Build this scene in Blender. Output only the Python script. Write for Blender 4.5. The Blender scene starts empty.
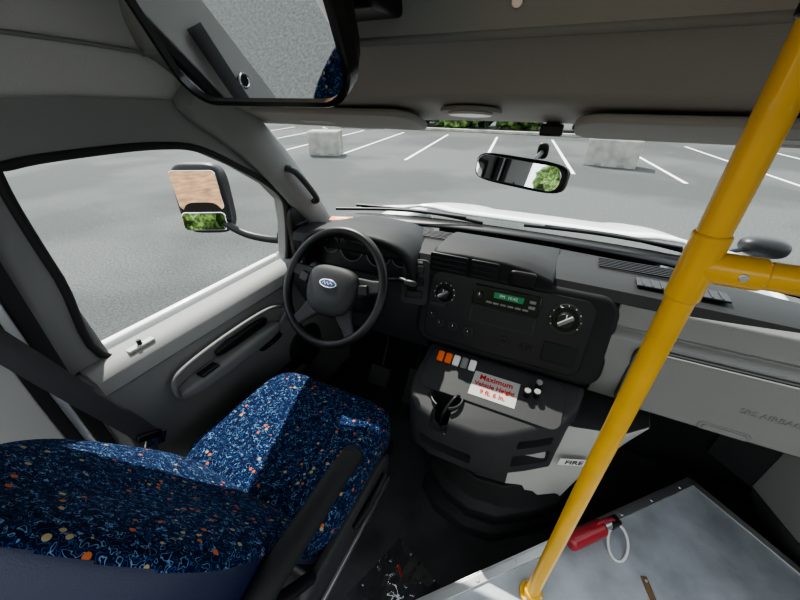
import bpy, bmesh, math, random
from mathutils import Vector, Matrix, noise
random.seed(3)
SC=bpy.context.scene; COL=SC.collection
I4=Matrix.Identity(4)
R=math.radians
SC.view_settings.look='AgX - Medium High Contrast'

# ------------------------------------------------------------ materials
def mat(name,col,rough=.6,metal=0,bump=0,bscale=300,var=0,vscale=10,spec=.5,coat=0):
    m=bpy.data.materials.new(name); m.use_nodes=True
    nt=m.node_tree; b=nt.nodes['Principled BSDF']
    b.inputs['Base Color'].default_value=(*col,1)
    b.inputs['Roughness'].default_value=rough
    b.inputs['Metallic'].default_value=metal
    b.inputs['Specular IOR Level'].default_value=spec
    b.inputs['Coat Weight'].default_value=coat
    tc=nt.nodes.new('ShaderNodeTexCoord')
    if var>0:
        n=nt.nodes.new('ShaderNodeTexNoise'); n.inputs['Scale'].default_value=vscale; n.inputs['Detail'].default_value=5
        nt.links.new(tc.outputs['Object'],n.inputs['Vector'])
        r=nt.nodes.new('ShaderNodeValToRGB')
        r.color_ramp.elements[0].position=.3; r.color_ramp.elements[1].position=.7
        r.color_ramp.elements[0].color=(*[c*(1-var) for c in col],1)
        r.color_ramp.elements[1].color=(*[min(1,c*(1+var)) for c in col],1)
        nt.links.new(n.outputs['Fac'],r.inputs['Fac']); nt.links.new(r.outputs['Color'],b.inputs['Base Color'])
    if bump>0:
        n=nt.nodes.new('ShaderNodeTexNoise'); n.inputs['Scale'].default_value=bscale; n.inputs['Detail'].default_value=3
        nt.links.new(tc.outputs['Object'],n.inputs['Vector'])
        bp=nt.nodes.new('ShaderNodeBump'); bp.inputs['Strength'].default_value=bump; bp.inputs['Distance'].default_value=.002
        nt.links.new(n.outputs['Fac'],bp.inputs['Height']); nt.links.new(bp.outputs['Normal'],b.inputs['Normal'])
    return m

M_dash=mat('dash_charcoal',(.0135,.014,.0145),.6,bump=.35,bscale=500,spec=.22)
M_dash2=mat('dash_grey',(.028,.029,.030),.6,bump=.35,bscale=500,spec=.3)
M_black=mat('black_plastic',(.007,.007,.008),.42,spec=.35)
M_gloss=mat('gloss_black',(.005,.005,.006),.18)
M_rub=mat('black_rubber',(.012,.012,.012),.75)
M_floor=mat('floor_rubber',(.030,.031,.032),.5,bump=.5,bscale=120,var=.4,vscale=9)
M_door=mat('door_grey',(.125,.125,.12),.6,bump=.3,bscale=450)
M_light=mat('trim_light_grey',(.36,.355,.335),.65,bump=.25,bscale=400)
M_pass=mat('fascia_grey',(.20,.198,.19),.65,bump=.25,bscale=400)
M_mid=mat('trim_mid_grey',(.18,.18,.172),.65,bump=.25,bscale=400)
M_head=mat('headliner_grey',(.40,.39,.365),.8,bump=.3,bscale=300)
M_cap=mat('overhead_grey',(.25,.242,.225),.75,bump=.3,bscale=300)
M_white=mat('white_paint',(.82,.83,.84),.25,coat=.5)
M_metal=mat('brushed_metal',(.55,.55,.56),.35,metal=.9)
M_chrome=mat('chrome',(.8,.8,.8),.12,metal=1)
M_yel=mat('yellow_powder_coat',(.66,.37,.022),.38,coat=.3,var=.06,vscale=20)
M_red=mat('red_paint',(.30,.010,.02),.4,coat=.3)
M_whitep=mat('white_plastic',(.66,.66,.64),.5)
M_orange=mat('orange_switch',(.70,.13,.02),.4)
M_redink=mat('red_ink',(.42,.015,.015),.7,spec=.1)
M_blkink=mat('black_ink',(.02,.02,.02),.6)
M_navy=mat('navy_vinyl',(.004,.008,.036),.5,bump=.3,bscale=400)
M_blue=mat('emblem_blue',(.01,.04,.2),.25,coat=.5)
M_lcd=mat('radio_display',(.03,.22,.10),.2)
M_conc=mat('concrete',(.27,.26,.235),.9,bump=.6,bscale=30,var=.25,vscale=3)
M_paintl=mat('road_paint',(.66,.66,.64),.8,var=.15,vscale=6)
M_lens=mat('lamp_lens',(.36,.36,.34),.3)
M_brass=mat('rusty_latch',(.20,.12,.06),.6,metal=.4)
M_mirror=mat('mirror_glass',(.80,.82,.83),.02,metal=1)
M_belt=mat('belt_webbing',(.04,.04,.042),.8,bump=.6,bscale=250)
M_plate=mat('scuffed_metal',(.34,.365,.39),.5,metal=.12,bump=.2,bscale=60,var=.28,vscale=8)
M_mirfill=mat('mirror_filler_brown',(.20,.11,.055),.95,bump=.8,bscale=20,var=.5,vscale=5)  # brown of the added ground that the side mirror reflects

def asphalt():
    m=bpy.data.materials.new('asphalt'); m.use_nodes=True; nt=m.node_tree; b=nt.nodes['Principled BSDF']
    tc=nt.nodes.new('ShaderNodeTexCoord')
    n1=nt.nodes.new('ShaderNodeTexNoise'); n1.inputs['Scale'].default_value=32; n1.inputs['Detail'].default_value=9; n1.inputs['Roughness'].default_value=.9
    n2=nt.nodes.new('ShaderNodeTexNoise'); n2.inputs['Scale'].default_value=.20; n2.inputs['Detail'].default_value=5
    for n in (n1,n2): nt.links.new(tc.outputs['Object'],n.inputs['Vector'])
    r1=nt.nodes.new('ShaderNodeValToRGB'); r1.color_ramp.elements[0].position=.38; r1.color_ramp.elements[1].position=.62
    r1.color_ramp.elements[0].color=(.026,.029,.029,1); r1.color_ramp.elements[1].color=(.115,.121,.117,1)
    nt.links.new(n1.outputs['Fac'],r1.inputs['Fac'])
    r2=nt.nodes.new('ShaderNodeValToRGB'); r2.color_ramp.elements[0].position=.45; r2.color_ramp.elements[1].position=.55
    r2.color_ramp.elements[0].color=(.72,.735,.74,1); r2.color_ramp.elements[1].color=(1.05,1.05,1.05,1)
    nt.links.new(n2.outputs['Fac'],r2.inputs['Fac'])
    mx=nt.nodes.new('ShaderNodeMix'); mx.data_type='RGBA'; mx.blend_type='MULTIPLY'; mx.inputs[0].default_value=1
    nt.links.new(r1.outputs['Color'],mx.inputs[6]); nt.links.new(r2.outputs['Color'],mx.inputs[7])
    nt.links.new(mx.outputs[2],b.inputs['Base Color']); b.inputs['Roughness'].default_value=.95; b.inputs['Specular IOR Level'].default_value=.2
    return m
M_asph=asphalt()

def fabric():
    m=bpy.data.materials.new('seat_fabric'); m.use_nodes=True; nt=m.node_tree; b=nt.nodes['Principled BSDF']
    L=nt.links.new
    tc=nt.nodes.new('ShaderNodeTexCoord')
    n=nt.nodes.new('ShaderNodeTexNoise'); n.inputs['Scale'].default_value=98; n.inputs['Detail'].default_value=1.0; n.inputs['Distortion'].default_value=.6
    L(tc.outputs['Object'],n.inputs['Vector'])
    r=nt.nodes.new('ShaderNodeValToRGB'); cr=r.color_ramp; cr.interpolation='CONSTANT'
    cr.elements[0].position=0; cr.elements[0].color=(.003,.005,.021,1)
    cr.elements[1].position=.42; cr.elements[1].color=(.014,.052,.15,1)
    for p,c in ((.455,(.003,.005,.020,1)),(.575,(.018,.065,.17,1)),(.605,(.12,.21,.33,1)),(.635,(.003,.005,.023,1))):
        e=cr.elements.new(p); e.color=c
    L(n.outputs['Fac'],r.inputs['Fac'])
    v=nt.nodes.new('ShaderNodeTexVoronoi'); v.inputs['Scale'].default_value=78
    L(tc.outputs['Object'],v.inputs['Vector'])
    lt=nt.nodes.new('ShaderNodeMath'); lt.operation='LESS_THAN'; lt.inputs[1].default_value=.36
    L(v.outputs['Distance'],lt.inputs[0])
    sp=nt.nodes.new('ShaderNodeSeparateColor'); L(v.outputs['Color'],sp.inputs[0])
    gt=nt.nodes.new('ShaderNodeMath'); gt.operation='GREATER_THAN'; gt.inputs[1].default_value=.895; L(sp.outputs[0],gt.inputs[0])
    mu=nt.nodes.new('ShaderNodeMath'); mu.operation='MULTIPLY'; L(lt.outputs[0],mu.inputs[0]); L(gt.outputs[0],mu.inputs[1])
    r2=nt.nodes.new('ShaderNodeValToRGB'); r2.color_ramp.interpolation='CONSTANT'
    r2.color_ramp.elements[0].color=(.38,.10,.035,1); r2.color_ramp.elements[1].position=.6; r2.color_ramp.elements[1].color=(.30,.24,.13,1)
    L(sp.outputs[1],r2.inputs['Fac'])
    mx=nt.nodes.new('ShaderNodeMix'); mx.data_type='RGBA'
    L(mu.outputs[0],mx.inputs[0]); L(r.outputs['Color'],mx.inputs[6]); L(r2.outputs['Color'],mx.inputs[7])
    L(mx.outputs[2],b.inputs['Base Color']); b.inputs['Roughness'].default_value=.95; b.inputs['Specular IOR Level'].default_value=.12
    return m
M_fab=fabric()

def glass(name,tint=(.93,.96,.95),refl=.06):
    m=bpy.data.materials.new(name); m.use_nodes=True; nt=m.node_tree
    for n in list(nt.nodes): nt.nodes.remove(n)
    o=nt.nodes.new('ShaderNodeOutputMaterial'); t=nt.nodes.new('ShaderNodeBsdfTransparent'); g=nt.nodes.new('ShaderNodeBsdfGlossy')
    t.inputs[0].default_value=(*tint,1); g.inputs['Roughness'].default_value=.02
    x=nt.nodes.new('ShaderNodeMixShader'); x.inputs[0].default_value=refl
    nt.links.new(t.outputs[0],x.inputs[1]); nt.links.new(g.outputs[0],x.inputs[2]); nt.links.new(x.outputs[0],o.inputs[0])
    return m
M_glass=glass('window_glass',refl=.015)
M_bag=glass('clear_plastic',(.85,.87,.88),.14)

def leaves():
    m=bpy.data.materials.new('foliage'); m.use_nodes=True; nt=m.node_tree; b=nt.nodes['Principled BSDF']
    tc=nt.nodes.new('ShaderNodeTexCoord'); n=nt.nodes.new('ShaderNodeTexNoise'); n.inputs['Scale'].default_value=4; n.inputs['Detail'].default_value=8
    nt.links.new(tc.outputs['Object'],n.inputs['Vector'])
    r=nt.nodes.new('ShaderNodeValToRGB'); r.color_ramp.elements[0].position=.42; r.color_ramp.elements[0].color=(.008,.022,.006,1)
    r.color_ramp.elements[1].position=.58; r.color_ramp.elements[1].color=(.12,.21,.035,1)
    nt.links.new(n.outputs['Fac'],r.inputs['Fac']); nt.links.new(r.outputs['Color'],b.inputs['Base Color']); b.inputs['Roughness'].default_value=.8
    return m
M_leaf=leaves()

# ------------------------------------------------------------ helpers
GROUPS={}
def group(name):
    e=bpy.data.objects.new(name,None); e.empty_display_size=.05; COL.objects.link(e); GROUPS[e]=[]; return e
def mk(name,verts,faces,m,parent=None,M=I4,smooth=True,bevel=0,segs=3,solid=0,sub=0,ang=35,mats=None,fm=None):
    vs=[M@Vector(v) for v in verts]
    mn=Vector([min(v[i] for v in vs) for i in range(3)]); mx=Vector([max(v[i] for v in vs) for i in range(3)])
    c=(mn+mx)/2
    me=bpy.data.meshes.new(name); me.from_pydata([v-c for v in vs],[],faces)
    bm=bmesh.new(); bm.from_mesh(me); bmesh.ops.recalc_face_normals(bm,faces=bm.faces); bm.to_mesh(me); bm.free()
    for p in me.polygons: p.use_smooth=smooth
    if smooth: me.set_sharp_from_angle(angle=R(ang))
    for x in (mats or [m]): me.materials.append(x)
    if fm:
        for p in me.polygons: p.material_index=fm(p,c)
    o=bpy.data.objects.new(name,me); o.location=c; COL.objects.link(o)
    if solid: 
        s=o.modifiers.new('s','SOLIDIFY'); s.thickness=solid; s.offset=0
    if bevel:
        b=o.modifiers.new('b','BEVEL'); b.width=bevel; b.segments=segs; b.limit_method='ANGLE'; b.angle_limit=R(30); b.harden_normals=False
    if sub:
        s=o.modifiers.new('u','SUBSURF'); s.levels=sub; s.render_levels=sub
    if parent is not None: GROUPS[parent].append(o)
    return o
def rbox(name,c,s,m,parent=None,bevel=.004,M=I4,rot=None):
    c=Vector(c); x,y,z=[k/2 for k in s]
    T=M@Matrix.Translation(c)@(rot.to_4x4() if rot is not None else I4)
    v=[(-x,-y,-z),(x,-y,-z),(x,y,-z),(-x,y,-z),(-x,-y,z),(x,-y,z),(x,y,z),(-x,y,z)]
    f=[(0,3,2,1),(4,5,6,7),(0,1,5,4),(1,2,6,5),(2,3,7,6),(3,0,4,7)]
    bv=min(bevel,min(s)*.45)
    return mk(name,v,f,m,parent,T,bevel=bv)
def frame(o,u,v):
    u=Vector(u).normalized(); n=u.cross(Vector(v)).normalized(); v=n.cross(u)
    M=Matrix((u,v,n)).transposed().to_4x4(); M.translation=Vector(o); return M
def cyl(name,a,b,r0,m,parent=None,r1=None,M=I4,seg=32,bevel=.0015):
    a=M@Vector(a); b=M@Vector(b); r1=r0 if r1 is None else r1
    d=(b-a).normalized(); q=d.to_track_quat('Z','Y').to_matrix()
    v=[];f=[]
    for p,r in ((a,r0),(b,r1)):
        for i in range(seg):
            t=2*math.pi*i/seg; v.append(p+q@Vector((r*math.cos(t),r*math.sin(t),0)))
    for i in range(seg): f.append((i,(i+1)%seg,seg+(i+1)%seg,seg+i))
    f.append(tuple(range(seg))[::-1]); f.append(tuple(range(seg,2*seg)))
    return mk(name,v,f,m,parent,bevel=bevel,segs=2)
def catmull(p,n=8,closed=False):
    p=[Vector(x) for x in p]; N=len(p); out=[]
    rng=range(N) if closed else range(N-1)
    for i in rng:
        g=(lambda k:p[k%N]) if closed else (lambda k:p[max(0,min(N-1,k))])
        a,b,c,d=g(i-1),g(i),g(i+1),g(i+2)
        for j in range(n):
            t=j/n
            out.append(.5*((2*b)+(c-a)*t+(2*a-5*b+4*c-d)*t*t+(3*b-a-3*c+d)*t**3))
    if not closed: out.append(p[-1])
    return out
def tube(name,pts,r,m,parent=None,M=I4,closed=False,smooth=True,seg=14,n=8,flat=1.0):
    P=catmull(pts,n,closed) if smooth else [Vector(x) for x in pts]
    P=[M@x for x in P]; N=len(P); v=[];f=[]; up=None
    for i,x in enumerate(P):
        if closed: d=(P[(i+1)%N]-P[i-1]).normalized()
        else: d=(P[min(N-1,i+1)]-P[max(0,i-1)]).normalized()
        if up is None:
            up=Vector((0,0,1)) if abs(d.z)<.9 else Vector((1,0,0))
        up=(up-d*up.dot(d)).normalized(); s=d.cross(up)
        rr=r[min(i,len(r)-1)] if isinstance(r,(list,tuple)) else r
        for j in range(seg):
            t=2*math.pi*j/seg; v.append(x+s*(rr*math.cos(t))+up*(rr*flat*math.sin(t)))
    for i in range(N if closed else N-1):
        k=(i+1)%N
        for j in range(seg):
            l=(j+1)%seg; f.append((i*seg+j,i*seg+l,k*seg+l,k*seg+j))
    if not closed:
        f.append(tuple(range(seg))[::-1]); f.append(tuple(range((N-1)*seg,N*seg)))
    return mk(name,v,f,m,parent,ang=60)
def sq(name,c,h,m,parent=None,e=4,M=I4,fn=None,n=14,mats=None,fm=None):
    bm=bmesh.new(); bmesh.ops.create_cube(bm,size=2)
    bmesh.ops.subdivide_edges(bm,edges=bm.edges,cuts=n,use_grid_fill=True)
    v=[];
    for x in bm.verts:
        p=x.co; k=(abs(p.x)**e+abs(p.y)**e+abs(p.z)**e)**(1/e); q=p/k
        if fn: q=fn(q)
        v.append(Vector(c)+Vector((q.x*h[0],q.y*h[1],q.z*h[2])))
    f=[[w.index for w in fc.verts] for fc in bm.faces]; bm.free()
    return mk(name,v,f,m,parent,M,ang=80,mats=mats,fm=fm)
def rrect(w,h,r,seg=6,cx=0,cy=0):
    o=[]
    for sx,sy,a0 in ((1,-1,-90),(1,1,0),(-1,1,90),(-1,-1,180)):
        for i in range(seg+1):
            a=R(a0+90*i/seg); o.append((cx+sx*(w/2-r)+r*math.cos(a),cy+sy*(h/2-r)+r*math.sin(a)))
    return o
def ell(w,h,n=40,cx=0,cy=0): return [(cx+w/2*math.cos(2*math.pi*i/n),cy+h/2*math.sin(2*math.pi*i/n)) for i in range(n)]
def plate(name,poly,z0,z1,m,parent=None,M=I4,bevel=.002,ztop=None,segs=3):
    n=len(poly); v=[(x,y,z0) for x,y in poly]+[(x,y,(ztop(x,y) if ztop else z1)) for x,y in poly]
    f=[tuple(range(n))[::-1],tuple(range(n,2*n))]+[(i,(i+1)%n,n+(i+1)%n,n+i) for i in range(n)]
    return mk(name,v,f,m,parent,M,bevel=bevel,segs=segs)
def loft(name,secs,m,parent=None,closed=True,caps=True,M=I4,solid=0,bevel=0,ang=35,sub=0,segs=3,mats=None,fm=None):
    n=len(secs[0]); v=[p for s in secs for p in s]; f=[]
    for i in range(len(secs)-1):
        for j in range(n if closed else n-1):
            k=(j+1)%n; f.append((i*n+j,i*n+k,(i+1)*n+k,(i+1)*n+j))
    if caps and closed: f.append(tuple(range(n))[::-1]); f.append(tuple(range((len(secs)-1)*n,len(secs)*n)))
    return mk(name,v,f,m,parent,M,solid=solid,bevel=bevel,ang=ang,sub=sub,segs=segs,mats=mats,fm=fm)
def text(name,body,size,m,parent,M,ext=.0006,align='CENTER',bold=0):
    cu=bpy.data.curves.new(name,'FONT'); cu.body=body; cu.size=size; cu.extrude=ext; cu.align_x=align; cu.align_y='CENTER'; cu.resolution_u=2; cu.offset=bold
    o=bpy.data.objects.new(name,cu); COL.objects.link(o); bpy.context.view_layer.update()
    me=bpy.data.meshes.new_from_object(o.evaluated_get(bpy.context.evaluated_depsgraph_get()))
    me.transform(M); bpy.data.objects.remove(o)
    me.materials.clear(); me.materials.append(m)
    o=bpy.data.objects.new(name,me); COL.objects.link(o); GROUPS[parent].append(o); return o
def cut(o,cutters):
    for c in cutters:
        b=o.modifiers.new('c','BOOLEAN'); b.object=c; b.operation='DIFFERENCE'; b.solver='EXACT'
    bpy.context.view_layer.update()
    me=bpy.data.meshes.new_from_object(o.evaluated_get(bpy.context.evaluated_depsgraph_get()))
    o.modifiers.clear(); o.data=me
    for p in me.polygons: p.use_smooth=True
    me.set_sharp_from_angle(angle=R(30))
    for c in cutters: bpy.data.objects.remove(c)
def knob(name,x,y,r,M,parent,h=.018,m=M_black,mark=True):
    cyl(name,(x,y,0),(x,y,h),r,m,parent,r1=r*.85,M=M)
    if mark: rbox(name+'_mark',(x,y+r*.4,h+.0005),(r*.14,r*.7,.001),M_whitep,parent,0.0003,M=M)

# ------------------------------------------------------------ camera / light
cam=bpy.data.cameras.new('camera'); camo=bpy.data.objects.new('camera',cam); COL.objects.link(camo); SC.camera=camo
cam.lens=15.3; cam.sensor_width=36; cam.clip_start=.01
pitch,yaw=R(31.6),R(26)
camo.location=(0,0,1.30); camo.rotation_euler=(R(90)-pitch,0,yaw)
sun=bpy.data.lights.new('sun','SUN'); sun.energy=11.0; sun.angle=R(.6); sun.color=(1,.95,.88)
so=bpy.data.objects.new('sun',sun); COL.objects.link(so); so.location=(-5,5,9)
so.rotation_euler=Vector((-.46,.40,.79)).to_track_quat('Z','Y').to_euler()
w=bpy.data.worlds.new('sky'); SC.world=w; w.use_nodes=True
bg=w.node_tree.nodes['Background']; bg.inputs[0].default_value=(.88,.94,1,1); bg.inputs[1].default_value=2.7

# ------------------------------------------------------------ exterior
GZ=-.80
mk('ground',[(-60,-50,GZ),(60,-50,GZ),(60,70,GZ),(-60,70,GZ)],[(0,1,2,3)],M_asph)
mk('mirror_filler_ground',[(-16,-32,GZ+.02),(-.9,-32,GZ+.02),(-.9,-3.2,GZ+.02),(-16,-3.2,GZ+.02)],[(0,1,2,3)],M_mirfill)  # unseen ground behind the bus, added to give the side mirror a brown reflection
g=group('parking_lines')
def line(x0,y0,x1,y1,wd=.11,nm='stripe'):
    d=Vector((x1-x0,y1-y0,0)).normalized(); s=Vector((-d.y,d.x,0))*wd/2; a=Vector((x0,y0,GZ+.006)); b=Vector((x1,y1,GZ+.006))
    mk(nm,[a-s,a+s,b+s,b-s],[(0,1,2,3)],M_paintl,g,smooth=False)
for k in range(-6,9):
    x=-5.5+2.75*k
    line(x,11.7,x-1.35,20.2)
line(-15,3.0,-10.5,1.6)
rbox('curb',(0,22.0,GZ+.08),(70,.3,.16),M_conc,bevel=.03)
def hedge(nm,x0,x1,y0,y1,zt,N,s0,s1):
    hv=[];hf=[]
    for i in range(N):
        bm=bmesh.new(); bmesh.ops.create_icosphere(bm,subdivisions=3,radius=1)
        c=Vector((random.uniform(x0,x1),random.uniform(y0,y1),GZ+random.uniform(.5,zt))); s=random.uniform(s0,s1); b0=len(hv)
        for vv in bm.verts:
            q=vv.co.copy(); k=1+.5*noise.noise(q*3+c)+.25*noise.noise(q*9+c); p=c+q*s*k; p.z=max(p.z,GZ+.01); hv.append(p)
        for fc in bm.faces: hf.append([b0+x.index for x in fc.verts])
        bm.free()
    mk(nm,hv,hf,M_leaf,ang=20)
hedge('hedge',-34,30,23.8,27.5,3.6,170,.8,1.4)
hedge('mirror_filler_trees',-30,34,-42,-37,8.5,110,2.0,3.4)  # unseen foliage added behind the bus to darken what the mirrors reflect
def block(nm,x,y,L,rz):
    g=group(nm); T=Matrix.Translation((x,y,GZ))@Matrix.Rotation(rz,4,'Z')
    prof=[(-.36,.0),(-.36,.78),(-.31,.84),(.31,.84),(.36,.78),(.36,0)]
    loft('body',[[(X,a,b) for a,b in prof] for X in (-L/2,-L/2+.05,L/2-.05,L/2)],M_conc,g,M=T,bevel=.02)
    rbox('fork_slot_1',(-L*.22,-.355,.06),(.22,.02,.08),M_mid,g,.01,M=T)
    rbox('fork_slot_2',(L*.22,-.355,.06),(.22,.02,.08),M_mid,g,.01,M=T)
    tube('lifting_loop',[(-.08,0,.83),(-.06,0,.93),(.06,0,.93),(.08,0,.83)],.012,M_metal,g,M=T)
block('concrete_barrier',1.0,13.7,1.5,R(-8)); block('concrete_barrier',-8.75,11.5,1.15,R(20))

# hood / fenders
g=group('vehicle_hood')
def hoodz(x,y):
    xr=(x+.1)/.82
    return .872-.19*((y-1.3)/.8)**1.3 - .05*abs(xr)**3 + .018*math.exp(-((abs(xr)-.55)/.10)**2)
secs=[]
for j in range(9):
    y=1.37+j*.1
    secs.append([(-.1+.82*(i/12-1)*(1-.02*j),y,hoodz(-.1+.82*(i/12-1),y)) for i in range(25)])
loft('hood_panel',secs,M_white,g,closed=False,solid=.01)
for s in (-1,1):
    sq('fender',(-.1+s*.80,1.72,.42),(.17,.50,.26),M_white,g,e=3)
rbox('front_grille',(-.1,2.17,.30),(1.3,.08,.5),M_black,g,.03)
loft('cowl_panel',[[(-.1+X,1.275-.07*(X/.82)**2,.835-.03*(X/.82)**2),(-.1+X,1.32-.05*(X/.82)**2,.838-.03*(X/.82)**2),(-.1+X,1.38,.825-.04*abs(X/.82)**3)] for X in [(-.8+.1*i) for i in range(18)]],M_black,g,closed=False,solid=.008)
g=group('windshield_wiper')
tube('wiper_arm',[(-.28,1.33,.85),(-.5,1.29,.875),(-.80,1.22,.885)],.007,M_black,g); tube('wiper_blade',[(-.34,1.29,.875),(-.6,1.255,.880),(-.88,1.18,.870)],.006,M_black,g)
g=group('windshield_wiper')
tube('wiper_arm',[(.42,1.33,.85),(.2,1.31,.88),(-.05,1.29,.885)],.007,M_black,g); tube('wiper_blade',[(.36,1.28,.88),(.12,1.29,.885),(-.12,1.285,.880)],.006,M_black,g)

# ------------------------------------------------------------ cab shell
KX=-.04   # mirror constant of the right hand side
rbox('floor',(-.04,.35,-.02),(2.0,1.75,.04),M_floor,bevel=.002)
rbox('wall_front',(-.03,1.24,.36),(1.96,.04,.78),M_dash,bevel=.01)

def xw(z): return -1.0+(z-.685)*.14
def side(sgn,nm,gl,detail):
    def mx(p): return p if sgn<0 else (KX-p[0],p[1],p[2])
    g=group(nm)
    inner=[(.29,.69),(.62,.69),(.94,.69),(.965,.72),(.975,.86),(.965,.95),(.90,1.02),(.78,1.10),(.66,1.165),(.56,1.185),(.42,1.19),(.28,1.185),(.255,1.16),(.265,.95)]
    outer=[(.20,.60),(.62,.60),(1.02,.60),(1.10,.66),(1.14,.82),(1.08,.92),(1.0,1.03),(.93,1.13),(.82,1.25),(.6,1.28),(.42,1.29),(.22,1.29),(.19,1.2),(.19,.95)]
    inn=[(xw(z),y,z) for y,z in inner]; out=[(xw(z)+.0,y,z) for y,z in outer]
    n=len(inn)
    inn_o=[(p[0]-.05,p[1],p[2]) for p in inn]; out_o=[(p[0]-.05,p[1],p[2]) for p in out]
    loft('window_surround',[[mx(p) for p in L] for L in (out,inn,inn_o,out_o)],M_mid,g,caps=False,bevel=.008)
    tube('window_seal',[mx((p[0]+.004,p[1],p[2])) for p in inn],.009,M_rub,g,closed=True,n=6)
    def prof(y):
        return [(-1.04,y,.685),(-1.01,y,.70),(-.965,y,.698),(-.935,y,.68),(-.925,y,.64),(-.905,y,.60),(-.895,y,.52),(-.90,y,.40),(-.905,y,.28),(-.90,y,.10),(-.91,y,.005),(-1.04,y,.005)]
    loft('door_card',[[mx(p) for p in prof(y)] for y in (.20,.22,.45,.7,.95,1.1,1.215)],M_door,g,ang=50,bevel=.006)
    loft('sill_cap',[[mx(p) for p in [(-1.02,y,.702),(-.965,y,.706),(-.93,y,.686),(-.918,y,.652),(-.93,y,.64),(-1.02,y,.69)]] for y in (.215,.5,.9,1.02)],M_mid,g,ang=60)
    rbox('exterior_skin',mx((-1.08,.62,.20)),(.03,.95,1.0),M_white,g,.01)
    if detail:
        sq('armrest',(-.878,.545,.545),(.032,.20,.026),M_door,g,e=3.5)
        sq('pull_recess',(-.893,.60,.585),(.012,.11,.018),M_black,g,e=3)
        tube('armrest_sweep',[(-.885,.36,.52),(-.88,.34,.56),(-.885,.37,.61),(-.89,.55,.625),(-.892,.74,.615),(-.89,.80,.57),(-.885,.74,.52)],.007,M_door,g)
        sq('handle_bezel',(-.892,.70,.50),(.010,.055,.030),M_black,g,e=4)
        tube('door_handle',[(-.875,.665,.50),(-.868,.69,.503),(-.866,.72,.502),(-.874,.74,.50)],.008,M_gloss,g,flat=.6)
        sq('map_pocket',(-.885,.56,.22),(.035,.28,.09),M_door,g,e=5)
        sq('pocket_opening',(-.885,.56,.305),(.026,.26,.012),M_black,g,e=6)
        sq('speaker_grille',(-.893,.88,.33),(.012,.10,.10),M_dash,g,e=2.6)
        rbox('window_switch',(-.868,.44,.573),(.03,.06,.008),M_black,g,.002)
        rbox('lock_bezel',(-.963,.345,.704),(.022,.07,.008),M_light,g,.003)
        cyl('lock_knob',(-.963,.345,.706),(-.963,.345,.722),.006,M_black,g)
    mk(gl,[mx((xw(z)-.03,y,z)) for y,z in inner],[tuple(range(n))],M_glass,smooth=False)
    return g
side(-1,'door_1','window_1',True)
side(1,'door_2','window_2',False)

for s,nm in ((-1,'trim_1'),(1,'trim_2')):
    def mx(p): return p if s<0 else (KX-p[0],p[1],p[2])
    g=group(nm)
    ax=[Vector((-.945,1.20,.74)),Vector((-.945,1.13,.86)),Vector((-.935,1.03,1.0)),Vector((-.925,.92,1.13)),Vector((-.915,.80,1.24)),Vector((-.90,.66,1.33))]
    secs=[]
    for i,c in enumerate(ax):
        w_=.045+.006*i
        secs.append([mx(tuple(c+Vector(o)*1.0)) for o in ((.035,.035,.02),(.045,.0,0),(.03,-w_,-w_*.7),(-.01,-w_-.02,-w_*.8),(-.05,-w_,-.02),(-.05,.04,.04))])
    loft('pillar_cover',secs,M_mid,g,ang=60,sub=1)
    if s<0:
        tube('grab_handle',[(-.895,1.06,.93),(-.865,1.045,.945),(-.858,1.0,1.0),(-.865,.95,1.06),(-.892,.935,1.075)],.011,M_dash2,g)
        sq('sail_panel',(-.955,1.03,.80),(.02,.065,.13),M_black,g,e=4)
        for k in range(5): rbox('sail_rib_%d'%k,(-.932,1.03,.73+.03*k),(.006,.09,.008),M_dash2,g,.002)

g=group('wall_left')
def yzbar(nm,y0,y1,m,x0,th=.03,z0=.03,z1=1.262):
    zs=(z0,.4,.69,.95,z1)
    X=lambda z: (xw(z) if z>.69 else -1.0)+x0
    loft(nm,[[(X(z),y0,z),(X(z),y1,z),(X(z)-th,y1,z),(X(z)-th,y0,z)] for z in zs],m,g,bevel=.004)
yzbar('door_edge_seal',.165,.195,M_rub,.02)
yzbar('door_edge_paint',.145,.165,M_white,.012)
yzbar('pillar_seal',.12,.145,M_rub,.028)
yzbar('pillar_cover',-.04,.12,M_light,.030,.05)
rbox('wall_panel',(-.985,-.30,.20),(.04,.52,.40),M_light,g,.01)
rbox('window_post',(-.955,-.53,.63),(.04,.05,1.26),M_mid,g,.01)
up=[(-.935,1.265),(-.925,1.30),(-.90,1.42),(-.84,1.56),(-.70,1.70),(-.55,1.75),(-.55,1.79),(-.98,1.79),(-.98,1.265)]
g=group('trim_3')
loft('upper_panel',[[(a,y,b) for a,b in up] for y in (-.55,.0,.3,.6,.78)],M_head,g,ang=60)
tube('pillar_garnish_line',[(-.905,-.5,1.38),(-.905,.3,1.385),(-.90,.7,1.36)],.004,M_mid,g)
g=group('trim_4')
loft('upper_panel',[[(KX-a,y,b) for a,b in up] for y in (-.55,.0,.3,.6,.78)],M_head,g,ang=60)
rbox('wall_right',(.93,.14,.63),(.06,.10,1.26),M_mid,bevel=.01)
rbox('ceiling',(-.02,.05,1.78),(1.2,1.25,.04),M_head,bevel=.005)

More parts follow.
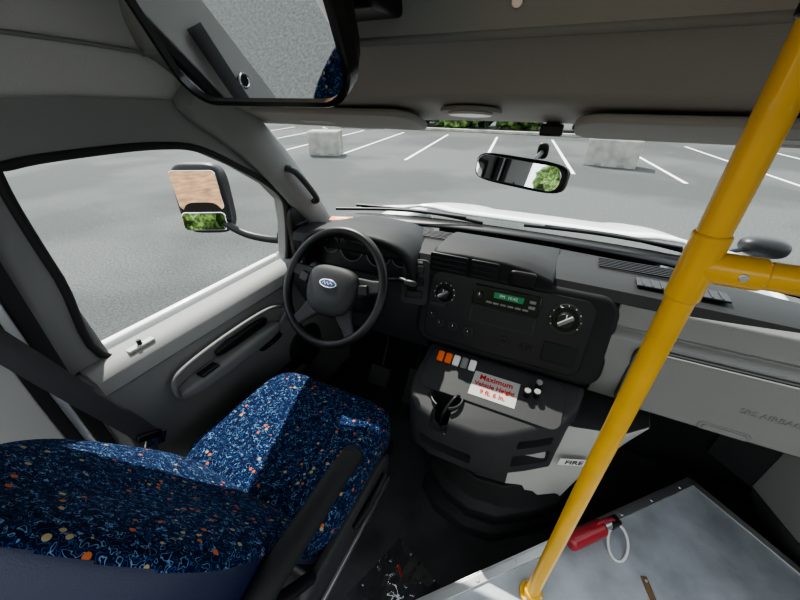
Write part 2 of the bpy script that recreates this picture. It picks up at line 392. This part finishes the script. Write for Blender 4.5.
# overhead cap
g=group('overhead_console')
prof=[(.985,1.248),(.975,1.240),(.95,1.245),(.86,1.264),(.78,1.281),(.745,1.292),(.735,1.302),(.70,1.335),(.655,1.362),(.630,1.372),(.622,1.382),(.600,1.43),(.575,1.52),(.55,1.60),(.50,1.76)]
xs=[-.935+.07*i for i in range(27)]
def crown(x): return 1-.10*abs((x+.1)/.84)**3
def drop(x,y): return .022*min(1,(abs(x+.1)/.84)**2*1.2)*max(0,(y-.78)/.2)
loft('cap_shell',[[(x,.1+(y-.1)*crown(x),z-drop(x,y)) for y,z in prof] for x in xs],M_cap,g,closed=False,solid=.010,ang=28)
tube('cap_ledge',[(x,.1+(.628-.1)*crown(x),1.372) for x in xs],.008,M_mid,g,n=2)
tube('header_seal',[(x,.1+(.984-.1)*crown(x),1.241-drop(x,.98)) for x in xs],.007,M_rub,g,n=2)
for i,x in enumerate((-.55,-.12,.3)):
    cyl('screw_%d'%i,(x,.612,1.405),(x,.600,1.401),.008,M_metal,g,seg=16)
rbox('radio_bracket',(-.34,.56,1.44),(.10,.10,.09),M_black,g,.008)
for i,(x0,x1) in enumerate(((-.86,-.36),(-.02,.44))):
    gg=group('sun_visor')
    T=frame(((x0+x1)/2,.855,1.238),(1,0,0),(0,.965,-.26))
    plate('visor_body',rrect(x1-x0,.165,.05),-.008,.008,M_cap,gg,M=T,bevel=.006)
    rbox('warning_label',(-(x1-x0)*.15 if i==0 else .1,.02,-.0085),(.10,.035,.001),M_light,gg,.0003,M=T)
    cyl('pivot',(-(x1-x0)/2+.03,.085,.010),((x1-x0)/2-.03,.085,.010),.006,M_mid,gg,M=T)
g=group('dome_lamp')
T=frame((-.225,.80,1.268),(1,0,0),(0,.975,-.21))
plate('bezel',ell(.13,.075),-.008,.0,M_mid,g,M=T); plate('lens',ell(.095,.05),-.013,-.006,M_lens,g,M=T,bevel=.004)
g=group('header_sensor'); rbox('housing',(-.07,.955,1.222),(.050,.03,.024),M_black,g,.004)
rbox('clip',(-.07,.965,1.236),(.03,.02,.010),M_black,g,.003)

secs=[]
for i in range(27):
    x=-.91+1.79*i/26; k=((x+.1)/.81)**2
    secs.append([(x,1.262-.07*k,.832-.035*k),(x*.995,1.13-.075*k,1.02-.02*k),(x*.985,.985-.085*k,1.248-.035*k)])
loft('window_3',secs,M_glass,closed=False,ang=80)

g=group('rearview_mirror')
T=frame((-.122,.88,1.136),(.90,-.30,-.03),(0,.12,1))
sq('housing',(0,0,-.012),(.116,.034,.018),M_black,g,e=4.5,M=T)
plate('glass',rrect(.214,.054,.022),.004,.0075,M_mirror,g,M=T,bevel=.001)
tube('stem',[(-.11,.895,1.142),(-.095,.93,1.155),(-.085,1.025,1.165)],.006,M_black,g)
sq('mount_pad',(-.085,1.025,1.167),(.014,.010,.020),M_black,g,e=3)

# overhead interior mirror
g=group('interior_mirror')
v_m=Vector((.02,-.44,.90)).normalized(); u_m=Vector((1,.045,.0))
T=frame(Vector((-.402,.408,1.288))+v_m*.128,u_m,v_m)
sq('back_shell',(0,0,-.032),(.142,.130,.026),M_black,g,e=5,M=T)
out=rrect(.290,.268,.05,8); inn=rrect(.274,.252,.044,8)
loft('rim',[[(x,y,-.02) for x,y in out],[(x,y,.003) for x,y in out],[(x*.985,y*.985,.006) for x,y in out],[(x,y,.006) for x,y in inn],[(x,y,-.002) for x,y in inn]],M_gloss,g,caps=False,ang=30,M=T)
plate('glass',rrect(.278,.256,.044,8),-.004,.001,M_mirror,g,M=T,bevel=0)
tube('mount_arm',[(-.395,.36,1.45),(-.40,.40,1.55),(-.42,.50,1.62),(-.43,.53,1.66)],.012,M_black,g)

# ------------------------------------------------------------ dashboard
dg=g=group('dashboard')
def dsec(x):
    k=abs((x+.1)/.81)**2
    return [(x,1.235-.07*k,.832-.03*k),(x,1.12-.03*k,.855-.02*k),(x,1.0,.858-.015*k),(x,.955,.85-.015*k),(x,.935,.825-.015*k),(x,.945,.80),(x,.97,.70),(x,1.0,.60),(x,1.05,.52),(x,1.2,.50),(x,1.215,.60)]
loft('top_pad',[dsec(-.925+.065*i) for i in range(28)],M_dash,g,ang=40)
for i,x in enumerate((-.33,.26)):
    for k in range(6): rbox('defrost_slat_%d_%d'%(i,k),(x,1.08+.012*k,.8585),(.26,.005,.004),M_black,g,.001)
loft('driver_lower_panel',[[(x,.935,.74),(x,.90,.70),(x,.905,.60),(x,.96,.46),(x,1.1,.44),(x,1.1,.74)] for x in (-.92,-.8,-.5,-.34)],M_dash2,g,ang=50,bevel=.01)
arch=[]
for (y,sc) in ((.875,1),(.90,1.02),(.98,1.0),(1.14,.86)):
    s=[]
    for i in range(21):
        a=math.pi*i/20; cx=math.copysign(abs(math.cos(a))**.55,math.cos(a)); sz=abs(math.sin(a))**.6
        s.append((-.605+.215*sc*cx,y,.745+.150*sz*(1 if y<1.0 else .82)))
    arch.append(s)
loft('binnacle_hood',arch,M_dash,g,closed=False,solid=.022,ang=50)
T=frame((-.605,.945,.81),(1,0,0),(0,.25,.97))
plate('gauge_panel',rrect(.40,.135,.03),-.02,0,M_black,g,M=T)
for i,(x,r) in enumerate(((-.14,.032),(-.05,.048),(.06,.048),(.145,.032))):
    tube('gauge_ring_%d'%i,[(x+r*math.cos(t*math.pi/8),.01+r*math.sin(t*math.pi/8),.002) for t in range(16)],.002,M_mid,g,M=T,closed=True,n=2,seg=6)
    cyl('gauge_face_%d'%i,(x,.01,-.001),(x,.01,.001),r*.95,M_gloss,g,M=T)
    rbox('needle_%d'%i,(x-.3*r,.01+.2*r,.0025),(r*.9,.002,.001),M_orange,g,.0002,M=T,rot=Matrix.Rotation(R(-35+20*i),3,'Z'))
T=frame((-.385,.905,.765),(.93,.2,0),(0,.3,.95))
plate('switch_panel',rrect(.09,.15,.02),-.03,.006,M_dash2,g,M=T)
for k in range(3): rbox('switch_%d'%k,(.0,.045-.042*k,.009),(.055,.024,.01),M_black,g,.003,M=T)
text('switch_marks','OFF  ON',.010,M_whitep,g,T@Matrix.Translation((0,.067,.008)))
loft('vent_pod',[[(x,.965,.770),(x,.930,.80),(x,.93,.876-d),(x,.96,.890-d),(x,1.06,.885-d),(x,1.18,.855),(x,1.18,.77)] for x,d in ((-.345,.02),(-.33,.004),(-.24,0),(-.12,.0),(-.05,.008),(.02,.03))],M_dash,g,ang=40,bevel=.006)
T=frame((-.228,.927,.842),(1,0,0),(0,.02,1))
for i,x in enumerate((-.055,.056)):
    plate('vent_bezel_%d'%i,rrect(.122 if i==0 else .088,.062,.008,cx=x),-.004,.004,M_black,g,M=T)
    for k in range(3): rbox('vent_slat_%d_%d'%(i,k),(x,-.017+.017*k,.006),(.108 if i==0 else .073,.003,.004),M_dash2,g,.001,M=T)
    for k in range(3): rbox('vent_fin_%d_%d'%(i,k),(x-.03+.03*k,0,.005),(.003,.046,.004),M_dash,g,.0005,M=T)
sq('small_bin',(-.062,.93,.84),(.038,.010,.024),M_black,g,e=5)

# centre stack (part of dashboard)
T=frame((-.095,.893,.708),(1,0,0),(0,.303,.953))
plate('stack_body',rrect(.565,.272,.055,8,cx=.012),-.14,.0,M_dash,g,M=T,bevel=.016,segs=5)
plate('stack_bezel',rrect(.475,.225,.035,8),-.002,.004,M_black,g,M=T,bevel=.003)
rbox('radio_body',(.0,.066,.006),(.195,.062,.012),M_gloss,g,.003,M=T)
rbox('radio_display',(.008,.075,.0125),(.085,.018,.002),M_lcd,g,.001,M=T)
text('radio_digits','FM  10:42',.013,M_whitep,g,T@Matrix.Translation((.008,.075,.014)))
knob('radio_knob',-.076,.066,.013,T,g,.022)
for k in range(6): rbox('radio_button_%d'%k,(-.045+.021*k,.050,.0125),(.017,.006,.003),M_mid,g,.001,M=T)
for k in range(2): rbox('radio_side_button_%d'%k,(.076,.077-.016*k,.0125),(.018,.009,.003),M_mid,g,.001,M=T)
rbox('storage_slot_frame',(.0,.003,.004),(.195,.052,.006),M_dash2,g,.003,M=T)
rbox('storage_slot',(.0,.003,.0065),(.18,.040,.003),M_black,g,.002,M=T)
for x,y,r in ((-.185,.046,.036),(.168,.050,.044)):
    cyl('climate_ring',(x,y,.0),(x,y,.008),r,M_dash2,g,M=T); cyl('climate_ring_inner',(x,y,.006),(x,y,.012),r*.82,M_gloss,g,M=T)
    knob('climate_knob',x,y,r*.55,T,g,.03)
    rbox('climate_grip',(x,y,.032),(r*.25,r*1.0,.012),M_mid,g,.003,M=T,rot=Matrix.Rotation(R(-50),3,'Z'))
    for a in range(9):
        an=R(-30+30*a); rbox('tick_%d'%a,(x+r*.9*math.cos(an),y+r*.9*math.sin(an),.0125),(.003,.003,.001),M_whitep,g,.0003,M=T)
for i,(x,y,r) in enumerate(((-.215,-.03,.013),(-.185,-.055,.013),(-.14,-.055,.016),(-.09,-.06,.016),(.02,-.06,.014),(.075,-.062,.010),(.10,-.062,.010))):
    cyl('socket_ring_%d'%i,(x,y,0),(x,y,.010),r,M_dash2,g,M=T); knob('socket_%d'%i,x,y,r*.65,T,g,.016,mark=(i<4))
rbox('blank_panel',(.175,-.055,.004),(.09,.06,.006),M_dash,g,.004,M=T)
rbox('heater_slider',(-.20,.005,.006),(.05,.012,.008),M_dash2,g,.002,M=T)

# passenger side of dash
def ps(x,b=0):
    return [(x,1.10,.838),(x,.955,.838),(x,.935,.822),(x,.925,.78),(x,.920,.765),(x,.932,.755),(x,.905,.74-b),(x,.885,.68),(x,.895,.58),(x,.93,.51),(x,1.0,.485),(x,1.12,.49)]
loft('fascia',[ps(x) for x in (.19,.21,.35,.5,.65,.85)],M_pass,g,ang=30,bevel=.004)
T=frame((.53,.886,.635),(1,0,0),(0,.02,1))
plate('glove_door_seam',rrect(.56,.20,.03),-.012,.002,M_dash2,g,M=T,bevel=.002)
plate('glove_door',rrect(.552,.192,.028),-.012,.006,M_pass,g,M=T,bevel=.004)
plate('latch_recess',rrect(.11,.024,.01,cx=-.03,cy=-.083),.003,.008,M_mid,g,M=T,bevel=.001)
plate('latch',rrect(.09,.014,.005,cx=-.03,cy=-.083),.006,.011,M_pass,g,M=T,bevel=.001)
text('embossed_mark','SRS AIRBAG',.022,M_mid,g,T@Matrix.Translation((.03,-.005,.0068)),.0006)
rbox('fascia_groove',(.53,.926,.768),(.60,.008,.006),M_dash2,g,.002)
rbox('top_vent',(.32,1.01,.8595),(.20,.05,.006),M_black,g,.002)
for k in range(9): rbox('vent_rib_%d'%k,(.235+.021*k,1.01,.862),(.004,.044,.005),M_dash2,g,.001)

# console box on engine cover
g=group('console_box')
poly=[(-.305,.87),(-.310,.74),(-.300,.685),(-.265,.645),(-.20,.628),(-.07,.628),(-.015,.645),(.02,.665),(.075,.70),(.135,.745),(.165,.80),(.175,.87)]
body=plate('tray_body',poly,.325,.55,M_dash2,g,bevel=.014,ztop=lambda x,y:.502+(y-.63)*.30,segs=4)
c1=cyl('c',(-.185,.70,.40),(-.185,.70,.60),.043,M_black)
c2=rbox('c',(-.165,.640,.385),(.17,.09,.040),M_black,None,.008)
A=frame((.075,.705,.44),(.65,.52,0),(0,0,1))
c3=rbox('c',(0,.022,-.0),(.105,.034,.08),M_black,None,.006,M=A)
c4=rbox('c',(0,-.050,-.0),(.115,.050,.08),M_black,None,.006,M=A)
c5=rbox('c',(-.185,.63,.50),(.055,.07,.10),M_black,None,.01)
cut(body,[c1,c2,c3,c4,c5])
tube('cup_ring',[(-.185+.046*math.cos(t*math.pi/8),.70+.046*math.sin(t*math.pi/8),.526) for t in range(-3,12)],.005,M_black,g,n=3)
cyl('cup_liner',(-.185,.70,.42),(-.185,.70,.43),.040,M_rub,g)
TT=frame((-.10,.755,.541),(1,0,0),(0,.958,.287))
plate('tray_panel',rrect(.41,.15,.03,cx=.02,cy=.025),-.002,.004,M_dash2,g,M=TT,bevel=.002)
for k in range(5):
    rbox('rocker_%d'%k,(-.150+.026*k,.066,.010),(.021,.034,.014),(M_orange if k in(0,1,) else M_mid if k%2 else M_whitep),g,.004,M=TT,rot=Matrix.Rotation(R(10),3,'X'))
rbox('height_label',(.035,.015,.0045),(.135,.082,.001),M_light,g,.0003,M=TT)
for i,(s,z) in enumerate((('Maximum',.025),('Vehicle Height',.020),('9 ft. 6 in.',.021))):
    text('label_text_%d'%i,s,z,M_redink,g,TT@Matrix.Translation((.035,.039-.0235*i,.0056)),.0002,bold=.0005)
for i,(x,y) in enumerate(((.125,.028),(.150,.034),(.15,.065))):
    knob('dash_knob_%d'%i,x,y,.009,TT,g,.028)
    cyl('dash_knob_cap_%d'%i,(x,y,.028),(x,y,.034),.009,M_mid,g,M=TT)
tube('strap',[(-.185,.66,.44),(-.18,.66,.50),(-.16,.70,.535),(-.15,.72,.50)],.010,M_black,g,flat=.5)

# engine cover
g=group('engine_cover')
def ec(z,gx,fy,rx):
    return [(-.10-gx,1.15,z),(-.10-gx,.85,z),(-.09-gx,.76-fy,z),(-.05-gx*.8,.70-fy,z),(-.06,.672-fy,z),(.03,.685-fy,z),(.10+rx*.4,.735-fy*.6,z),(.15+rx*.8,.79-fy*.3,z),(.18+rx,.87,z),(.20+rx,1.15,z)]
loft('upper_cover',[ec(.12,.12,.0,.06),ec(.30,.12,-.02,.11),ec(.42,.10,-.05,.15),ec(.495,.08,-.07,.18)],M_light,g,ang=60,bevel=.006,mats=[M_light,M_dash2],fm=lambda p,c:(0 if (p.center.x+c.x>.07) else 1))
loft('lower_boot',[ec(.0,.16,.06,.09),ec(.035,.15,.05,.085),ec(.05,.12,.025,.065),ec(.10,.13,.025,.065),ec(.115,.14,.045,.07),ec(.14,.14,.045,.07),ec(.16,.13,.02,.06),ec(.24,.11,.00,.02)],M_dash,g,ang=50,bevel=.004)
rbox('side_flap',(-.235,.95,.25),(.05,.4,.5),M_dash,g,.01)
A2=frame((.190,.757,.385),(.93,.37,0),(0,-.12,1))
rbox('fire_label',(.0,-.0,.006),(.085,.034,.002),M_whitep,g,.0005,M=A2)
text('fire_text','FIRE',.028,M_blkink,g,A2@Matrix.Translation((.0,0,.0075)),.0003,bold=.0006)

g=group('dash_ticket'); rbox('card',(-.80,1.10,.862),(.09,.045,.002),M_orange,g,.0005,rot=Matrix.Rotation(R(20),3,'Z')); rbox('print',(-.80,1.10,.8635),(.05,.012,.001),M_whitep,g,.0003,rot=Matrix.Rotation(R(20),3,'Z'))
g=group('kick_panel')
loft('panel',[[(.68,1.2,z),(.78,1.10,z),(.85,.94,z),(.855,.94,z),(.855,1.2,z)] for z in (.16,.3,.48)],M_dash2,g,ang=30,bevel=.008)
rbox('seam_strip',(.815,1.02,.32),(.012,.17,.30),M_mid,g,.003,rot=Matrix.Rotation(R(22),3,'Z'))

# ------------------------------------------------------------ steering wheel
g=group('steering_wheel')
T=frame((-.612,.762,.762),(1,0,0),(0,.57,.82))
tube('rim',[(.178*math.cos(t*math.pi/16),.184*math.sin(t*math.pi/16),0) for t in range(32)],.0150,M_black,g,M=T,closed=True,n=3)
for i,a in enumerate((12,168,232,308)):
    ca,sa=math.cos(R(a)),math.sin(R(a)); d=Vector((ca,sa,0)); s=Vector((-sa,ca,0))
    secs=[]
    for r,w_,z,h in ((.05,.036,-.012,.014),(.10,.030,-.012,.012),(.14,.022,-.006,.009),(.176,.020,0,.008)):
        secs.append([tuple(d*r+s*w_+Vector((0,0,z-h))),tuple(d*r+s*w_+Vector((0,0,z+h))),tuple(d*r-s*w_+Vector((0,0,z+h))),tuple(d*r-s*w_+Vector((0,0,z-h)))])
    loft('spoke_%d'%i,secs,M_dash2,g,M=T,bevel=.007)
sq('hub_pad',(0,-.012,.0),(.090,.080,.032),M_dash2,g,e=3,M=T,fn=lambda q:Vector((q.x*(1+.12*q.y),q.y,q.z)))
plate('emblem_ring',ell(.064,.028,cy=.008),.026,.0335,M_chrome,g,M=T,bevel=.001)
plate('emblem',ell(.057,.022,cy=.008),.030,.035,M_blue,g,M=T,bevel=.001)
tube('emblem_script',[(-.018,.006,.0355),(-.012,.013,.0355),(-.008,.004,.0355),(-.002,.011,.0355),(.004,.005,.0355),(.010,.011,.0355),(.018,.006,.0355)],.0011,M_whitep,g,M=T,seg=6)
for sx in (-1,1):
    rbox('cruise_buttons',(sx*.112,.012,.006),(.035,.034,.012),M_black,g,.005,M=T,rot=Matrix.Rotation(sx*R(12),3,'Z'))
cyl('column_boss',(0,0,-.02),(0,0,-.09),.035,M_black,g,M=T)
sq('column_shroud',(0,-.01,-.17),(.065,.06,.10),M_dash,g,e=3,M=T)
cyl('column_tube',(0,-.01,-.2),(0,-.01,-.5),.035,M_black,g,M=T)
tube('turn_stalk',[(-.05,.0,-.11),(-.11,.02,-.10),(-.17,.045,-.085)],.009,M_black,g,M=T)
tube('gear_lever',[(.05,.02,-.11),(.12,.06,-.07),(.20,.075,-.04),(.235,.07,-.03)],.009,M_black,g,M=T)
sq('gear_knob',(.245,.068,-.028),(.022,.013,.013),M_black,g,e=2.5,M=T)

g=group('pedals')
for x,w_ in ((-.58,.10),(-.42,.06)):
    rbox('pad',(x,.98,.20),(w_,.02,.09 if w_>.08 else .16),M_rub,g,.006,rot=Matrix.Rotation(R(-35),3,'X'))
    tube('arm',[(x,.99,.20),(x,1.06,.32),(x,1.10,.43)],.008,M_black,g)

# ------------------------------------------------------------ driver seat
g=group('driver_seat')
def cf(q):
    x,y,z=q
    if z>0: z=z*(1+.28*abs(x)**4-.18*max(0,y)**3+.05*math.cos(x*3.1)*-1)
    return Vector((x*(1-.03*y),y,z))
def fmc(p,c): 
    return 0 if (p.center.z>-.012 ) else 1
sq('cushion',(-.565,.445,.365),(.245,.235,.085),M_fab,g,e=5,fn=cf,n=22,mats=[M_fab,M_navy],fm=fmc)
v_=Vector((0,-.53,.85)).normalized(); nf=Vector((0,.85,.53))
T=frame(Vector((-.562,.26,.45))+v_*.255-nf*.062,(-1,0,0),v_)
def bf(q):
    x,y,z=q
    zz=z
    if z>0: zz=z*(1+.40*abs(x)**4*(1-.5*max(0,y))-.15*math.exp(-(x*3)**2)*(1-y*y))
    f=1-.93*max(0,y-.1)**1.8-.04*max(0,-y)
    return Vector((x*f,y,zz))
nfw=(T.to_3x3()@Vector((0,0,1)))
def fmb(p,c):
    return 0 if (p.normal.dot(nfw)>.30) else 1
sq('backrest',(0,0,0),(.240,.325,.066),M_fab,g,e=4.2,M=T,fn=bf,n=40,mats=[M_fab,M_navy],fm=fmb)
rbox('seat_pan',(-.565,.43,.265),(.45,.44,.06),M_black,g,.015)
sq('side_shield',(-.318,.36,.33),(.016,.20,.05),M_dash2,g,e=4)
tube('recline_lever',[(-.300,.34,.345),(-.290,.42,.35),(-.292,.50,.345)],.010,M_black,g,flat=.7)
for x in (-.74,-.40):
    rbox('seat_riser',(x,.42,.12),(.04,.40,.24),M_black,g,.008); rbox('seat_track',(x,.42,.012),(.06,.50,.024),M_metal,g,.004)
A=[(-.302,.055,.575),(-.300,.12,.605),(-.299,.22,.612),(-.300,.32,.612),(-.302,.37,.600)]
tube('armrest_pad',A,.025,M_dash,g,flat=.85,seg=20)
sq('armrest_tip',(-.302,.368,.600),(.025,.026,.022),M_dash,g,e=2.4); 
cyl('armrest_pivot',(-.345,.07,.575),(-.272,.07,.575),.028,M_black,g)
tube('armrest_link',[(-.318,.08,.57),(-.318,.12,.48),(-.318,.2,.38)],.014,M_black,g)
g=group('seat_belt')
def strap(nm,pts,wdir,wd,m,th=.0025):
    P=catmull(pts,8); Wd=Vector(wdir).normalized()*wd/2
    loft(nm,[[tuple(p-Wd),tuple(p+Wd)] for p in P],m,g,closed=False,solid=th)
strap('shoulder_belt',[(-.895,.05,1.10),(-.895,.11,.92),(-.893,.16,.75),(-.885,.215,.57),(-.882,.24,.48)],(0,.8,.45),.050,M_belt)
strap('lap_belt',[(-.880,.24,.49),(-.870,.20,.40),(-.865,.14,.25),(-.865,.10,.12)],(.1,.8,.35),.046,M_belt)
rbox('buckle_tongue',(-.877,.245,.475),(.008,.055,.04),M_chrome,g,.003,rot=Matrix.Rotation(R(-30),3,'X'))
rbox('tongue_grip',(-.875,.235,.50),(.014,.06,.022),M_black,g,.004,rot=Matrix.Rotation(R(-30),3,'X'))
cyl('anchor_bolt',(-.914,.055,.925),(-.898,.055,.925),.016,M_black,g); tube('anchor_ring',[(-.900,.055+.018*math.cos(t*math.pi/6),.925+.018*math.sin(t*math.pi/6)) for t in range(12)],.004,M_chrome,g,closed=True,n=3,seg=8)

# ------------------------------------------------------------ step cover, pole
PZ=.15
g=group('step_cover')
poly=[(-.12,.32),(.608,1.055),(.855,.852),(.855,.28),(.30,-.10)]
plate('top_plate',poly,PZ-.012,PZ,M_plate,g,bevel=.002)
plate('base_box',[(-.10,.32),(.605,1.035),(.84,.842),(.84,.28),(.30,-.08)],0.001,PZ-.012,M_dash,g,bevel=.002)
E=frame((.244,.6875,PZ),(.7043,.7099,0),(-.7099,.7043,0))
rbox('edge_trim',(0,-.010,.003),(1.03,.022,.006),M_metal,g,.001,M=E); rbox('edge_lip',(0,.004,-.02),(1.03,.006,.046),M_metal,g,.001,M=E)
E2=frame((.7315,.9535,PZ),(.772,-.635,0),(.635,.772,0))
rbox('edge_trim_2',(0,-.010,.003),(.31,.022,.006),M_metal,g,.001,M=E2)
for k in range(8): cyl('rivet_%d'%k,(-.46+.13*k,-.010,.005),(-.46+.13*k,-.010,.009),.006,M_metal,g,M=E,seg=12,bevel=.001)
rbox('latch_plate',(.445,.62,PZ+.002),(.016,.08,.004),M_brass,g,.002,rot=Matrix.Rotation(R(20),3,'Z'))
for k in (-1,1): cyl('latch_screw',(.445-k*.009,.62+k*.028,PZ+.003),(.445-k*.009,.62+k*.028,PZ+.006),.004,M_metal,g,seg=12)

g=group('grab_pole')
px,py=.156,.480
cyl('pole',(px,py,PZ+.006),(px,py,1.755),.0162,M_yel,g,bevel=0)
cyl('base_flange',(px,py,PZ),(px,py,PZ+.010),.030,M_yel,g); cyl('base_collar',(px,py,PZ+.008),(px,py,PZ+.03),.021,M_yel,g)
for k in range(3): cyl('flange_screw_%d'%k,(px+.024*math.cos(k*2.1),py+.024*math.sin(k*2.1),PZ+.009),(px+.024*math.cos(k*2.1),py+.024*math.sin(k*2.1),PZ+.013),.004,M_metal,g,seg=12)
cyl('tee_sleeve',(px,py,1.080),(px,py,1.165),.0188,M_yel,g,bevel=.003)
cyl('tee_branch',(px,py,1.125),(px+.060,py,1.125),.0188,M_yel,g,bevel=.003)
cyl('tee_screw',(px+.038,py-.0195,1.125),(px+.038,py-.0165,1.125),.005,M_metal,g,seg=12)
cyl('rail',(px+.05,py,1.125),(.84,py,1.125),.0162,M_yel,g,bevel=0)
cyl('rail_flange',(.80,py,1.125),(.855,py,1.125),.022,M_yel,g); 
cyl('top_flange',(px,py,1.747),(px,py,1.758),.04,M_yel,g)
cyl('top_clamp',(px,py,1.352),(px,py,1.367),.019,M_black,g,bevel=.003)
tube('clamp_bracket',[(px,py+.015,1.36),(px+.03,py+.06,1.37),(px+.03,py+.12,1.40)],.006,M_black,g)

g=group('fire_extinguisher')
d=Vector((.7043,.7099,0)); o0=Vector((.285,.690,PZ+.034))
cyl('cylinder_body',o0-d*.075,o0+d*.055,.024,M_red,g,bevel=.010)
cyl('neck',o0+d*.05,o0+d*.085,.013,M_metal,g); 
rbox('valve_head',(0,0,0),(.035,.026,.03),M_black,g,.005,M=frame(o0+d*.095,d,(0,0,1)))
tube('lever',[o0+d*.09+Vector((0,0,.015)),o0+d*.06+Vector((0,0,.042)),o0+d*.01+Vector((0,0,.048))],.005,M_red,g)
tube('pull_band',[tuple(o0+d*(.075+.0*t)+Vector((.03+.026*math.cos(t*math.pi/6),-.03+.045*math.sin(t*math.pi/6),-.020+.015*math.sin(t*math.pi/6)))) for t in range(12)],.004,M_whitep,g,closed=True,n=3,seg=8)

# clear plastic sleeve on the floor
bv=[];bf_=[];n=40
for i in range(n):
    for j in range(n):
        x=(i/(n-1)-.5)*.19; y=(j/(n-1)-.5)*.22
        z=.009+.012*noise.noise(Vector((x*12,y*12,2)))+.007*abs(noise.noise(Vector((x*30,y*18,5))))
        bv.append((x,y,max(.003,z)))
for i in range(n-1):
    for j in range(n-1): bf_.append((i*n+j,(i+1)*n+j,(i+1)*n+j+1,i*n+j+1))
g=group('plastic_bag'); T=Matrix.Translation((-.195,.365,0))@Matrix.Rotation(R(-20),4,'Z')
mk('film',bv,bf_,M_bag,g,M=T,ang=50)
for k,(x,y,a,b,m) in enumerate(((-.03,.05,.035,.006,M_redink),(.03,-.02,.03,.006,M_mid))):
    rbox('printed_tag_%d'%k,(x,y,.002),(a,b,.002),m,g,.0005,M=T,rot=Matrix.Rotation(R(-25+17*k),3,'Z'))

# ------------------------------------------------------------ exterior mirrors
g=group('side_mirror')
T=frame((-1.425,.955,.895),(.88,.47,0),(0,.05,1))
sq('shell',(0,0,-.035),(.112,.150,.045),M_black,g,e=4.5,M=T)
plate('glass_upper',rrect(.190,.165,.02,cy=.045),.006,.0105,M_mirror,g,M=T@Matrix.Rotation(R(5),4,'X'),bevel=.001)
plate('glass_spotter',rrect(.190,.080,.02,cy=-.088),.006,.0125,M_mirror,g,M=T@Matrix.Rotation(R(-6),4,'X'),bevel=.004)
tube('arm',[(-1.36,.98,.80),(-1.25,1.0,.755),(-1.12,1.02,.745),(-1.02,1.03,.76)],.016,M_black,g); sq('arm_base',(-1.03,1.03,.76),(.03,.05,.05),M_black,g,e=4)
g=group('fender_mirror')
sq('shell',(.76,1.80,.76),(.08,.05,.040),M_black,g,e=2.6)
tube('bracket',[(.70,1.78,.75),(.62,1.74,.72),(.62,1.72,.66)],.010,M_black,g); tube('bracket_2',[(.80,1.80,.74),(.76,1.78,.70),(.72,1.76,.65)],.010,M_black,g)

# ------------------------------------------------------------ parent parts
bpy.context.view_layer.update()
for e,ch in GROUPS.items():
    if not ch: continue
    e.location=ch[0].matrix_world.translation.copy()
bpy.context.view_layer.update()
for e,ch in GROUPS.items():
    for o in ch:
        o.parent=e; o.matrix_parent_inverse=e.matrix_world.inverted()
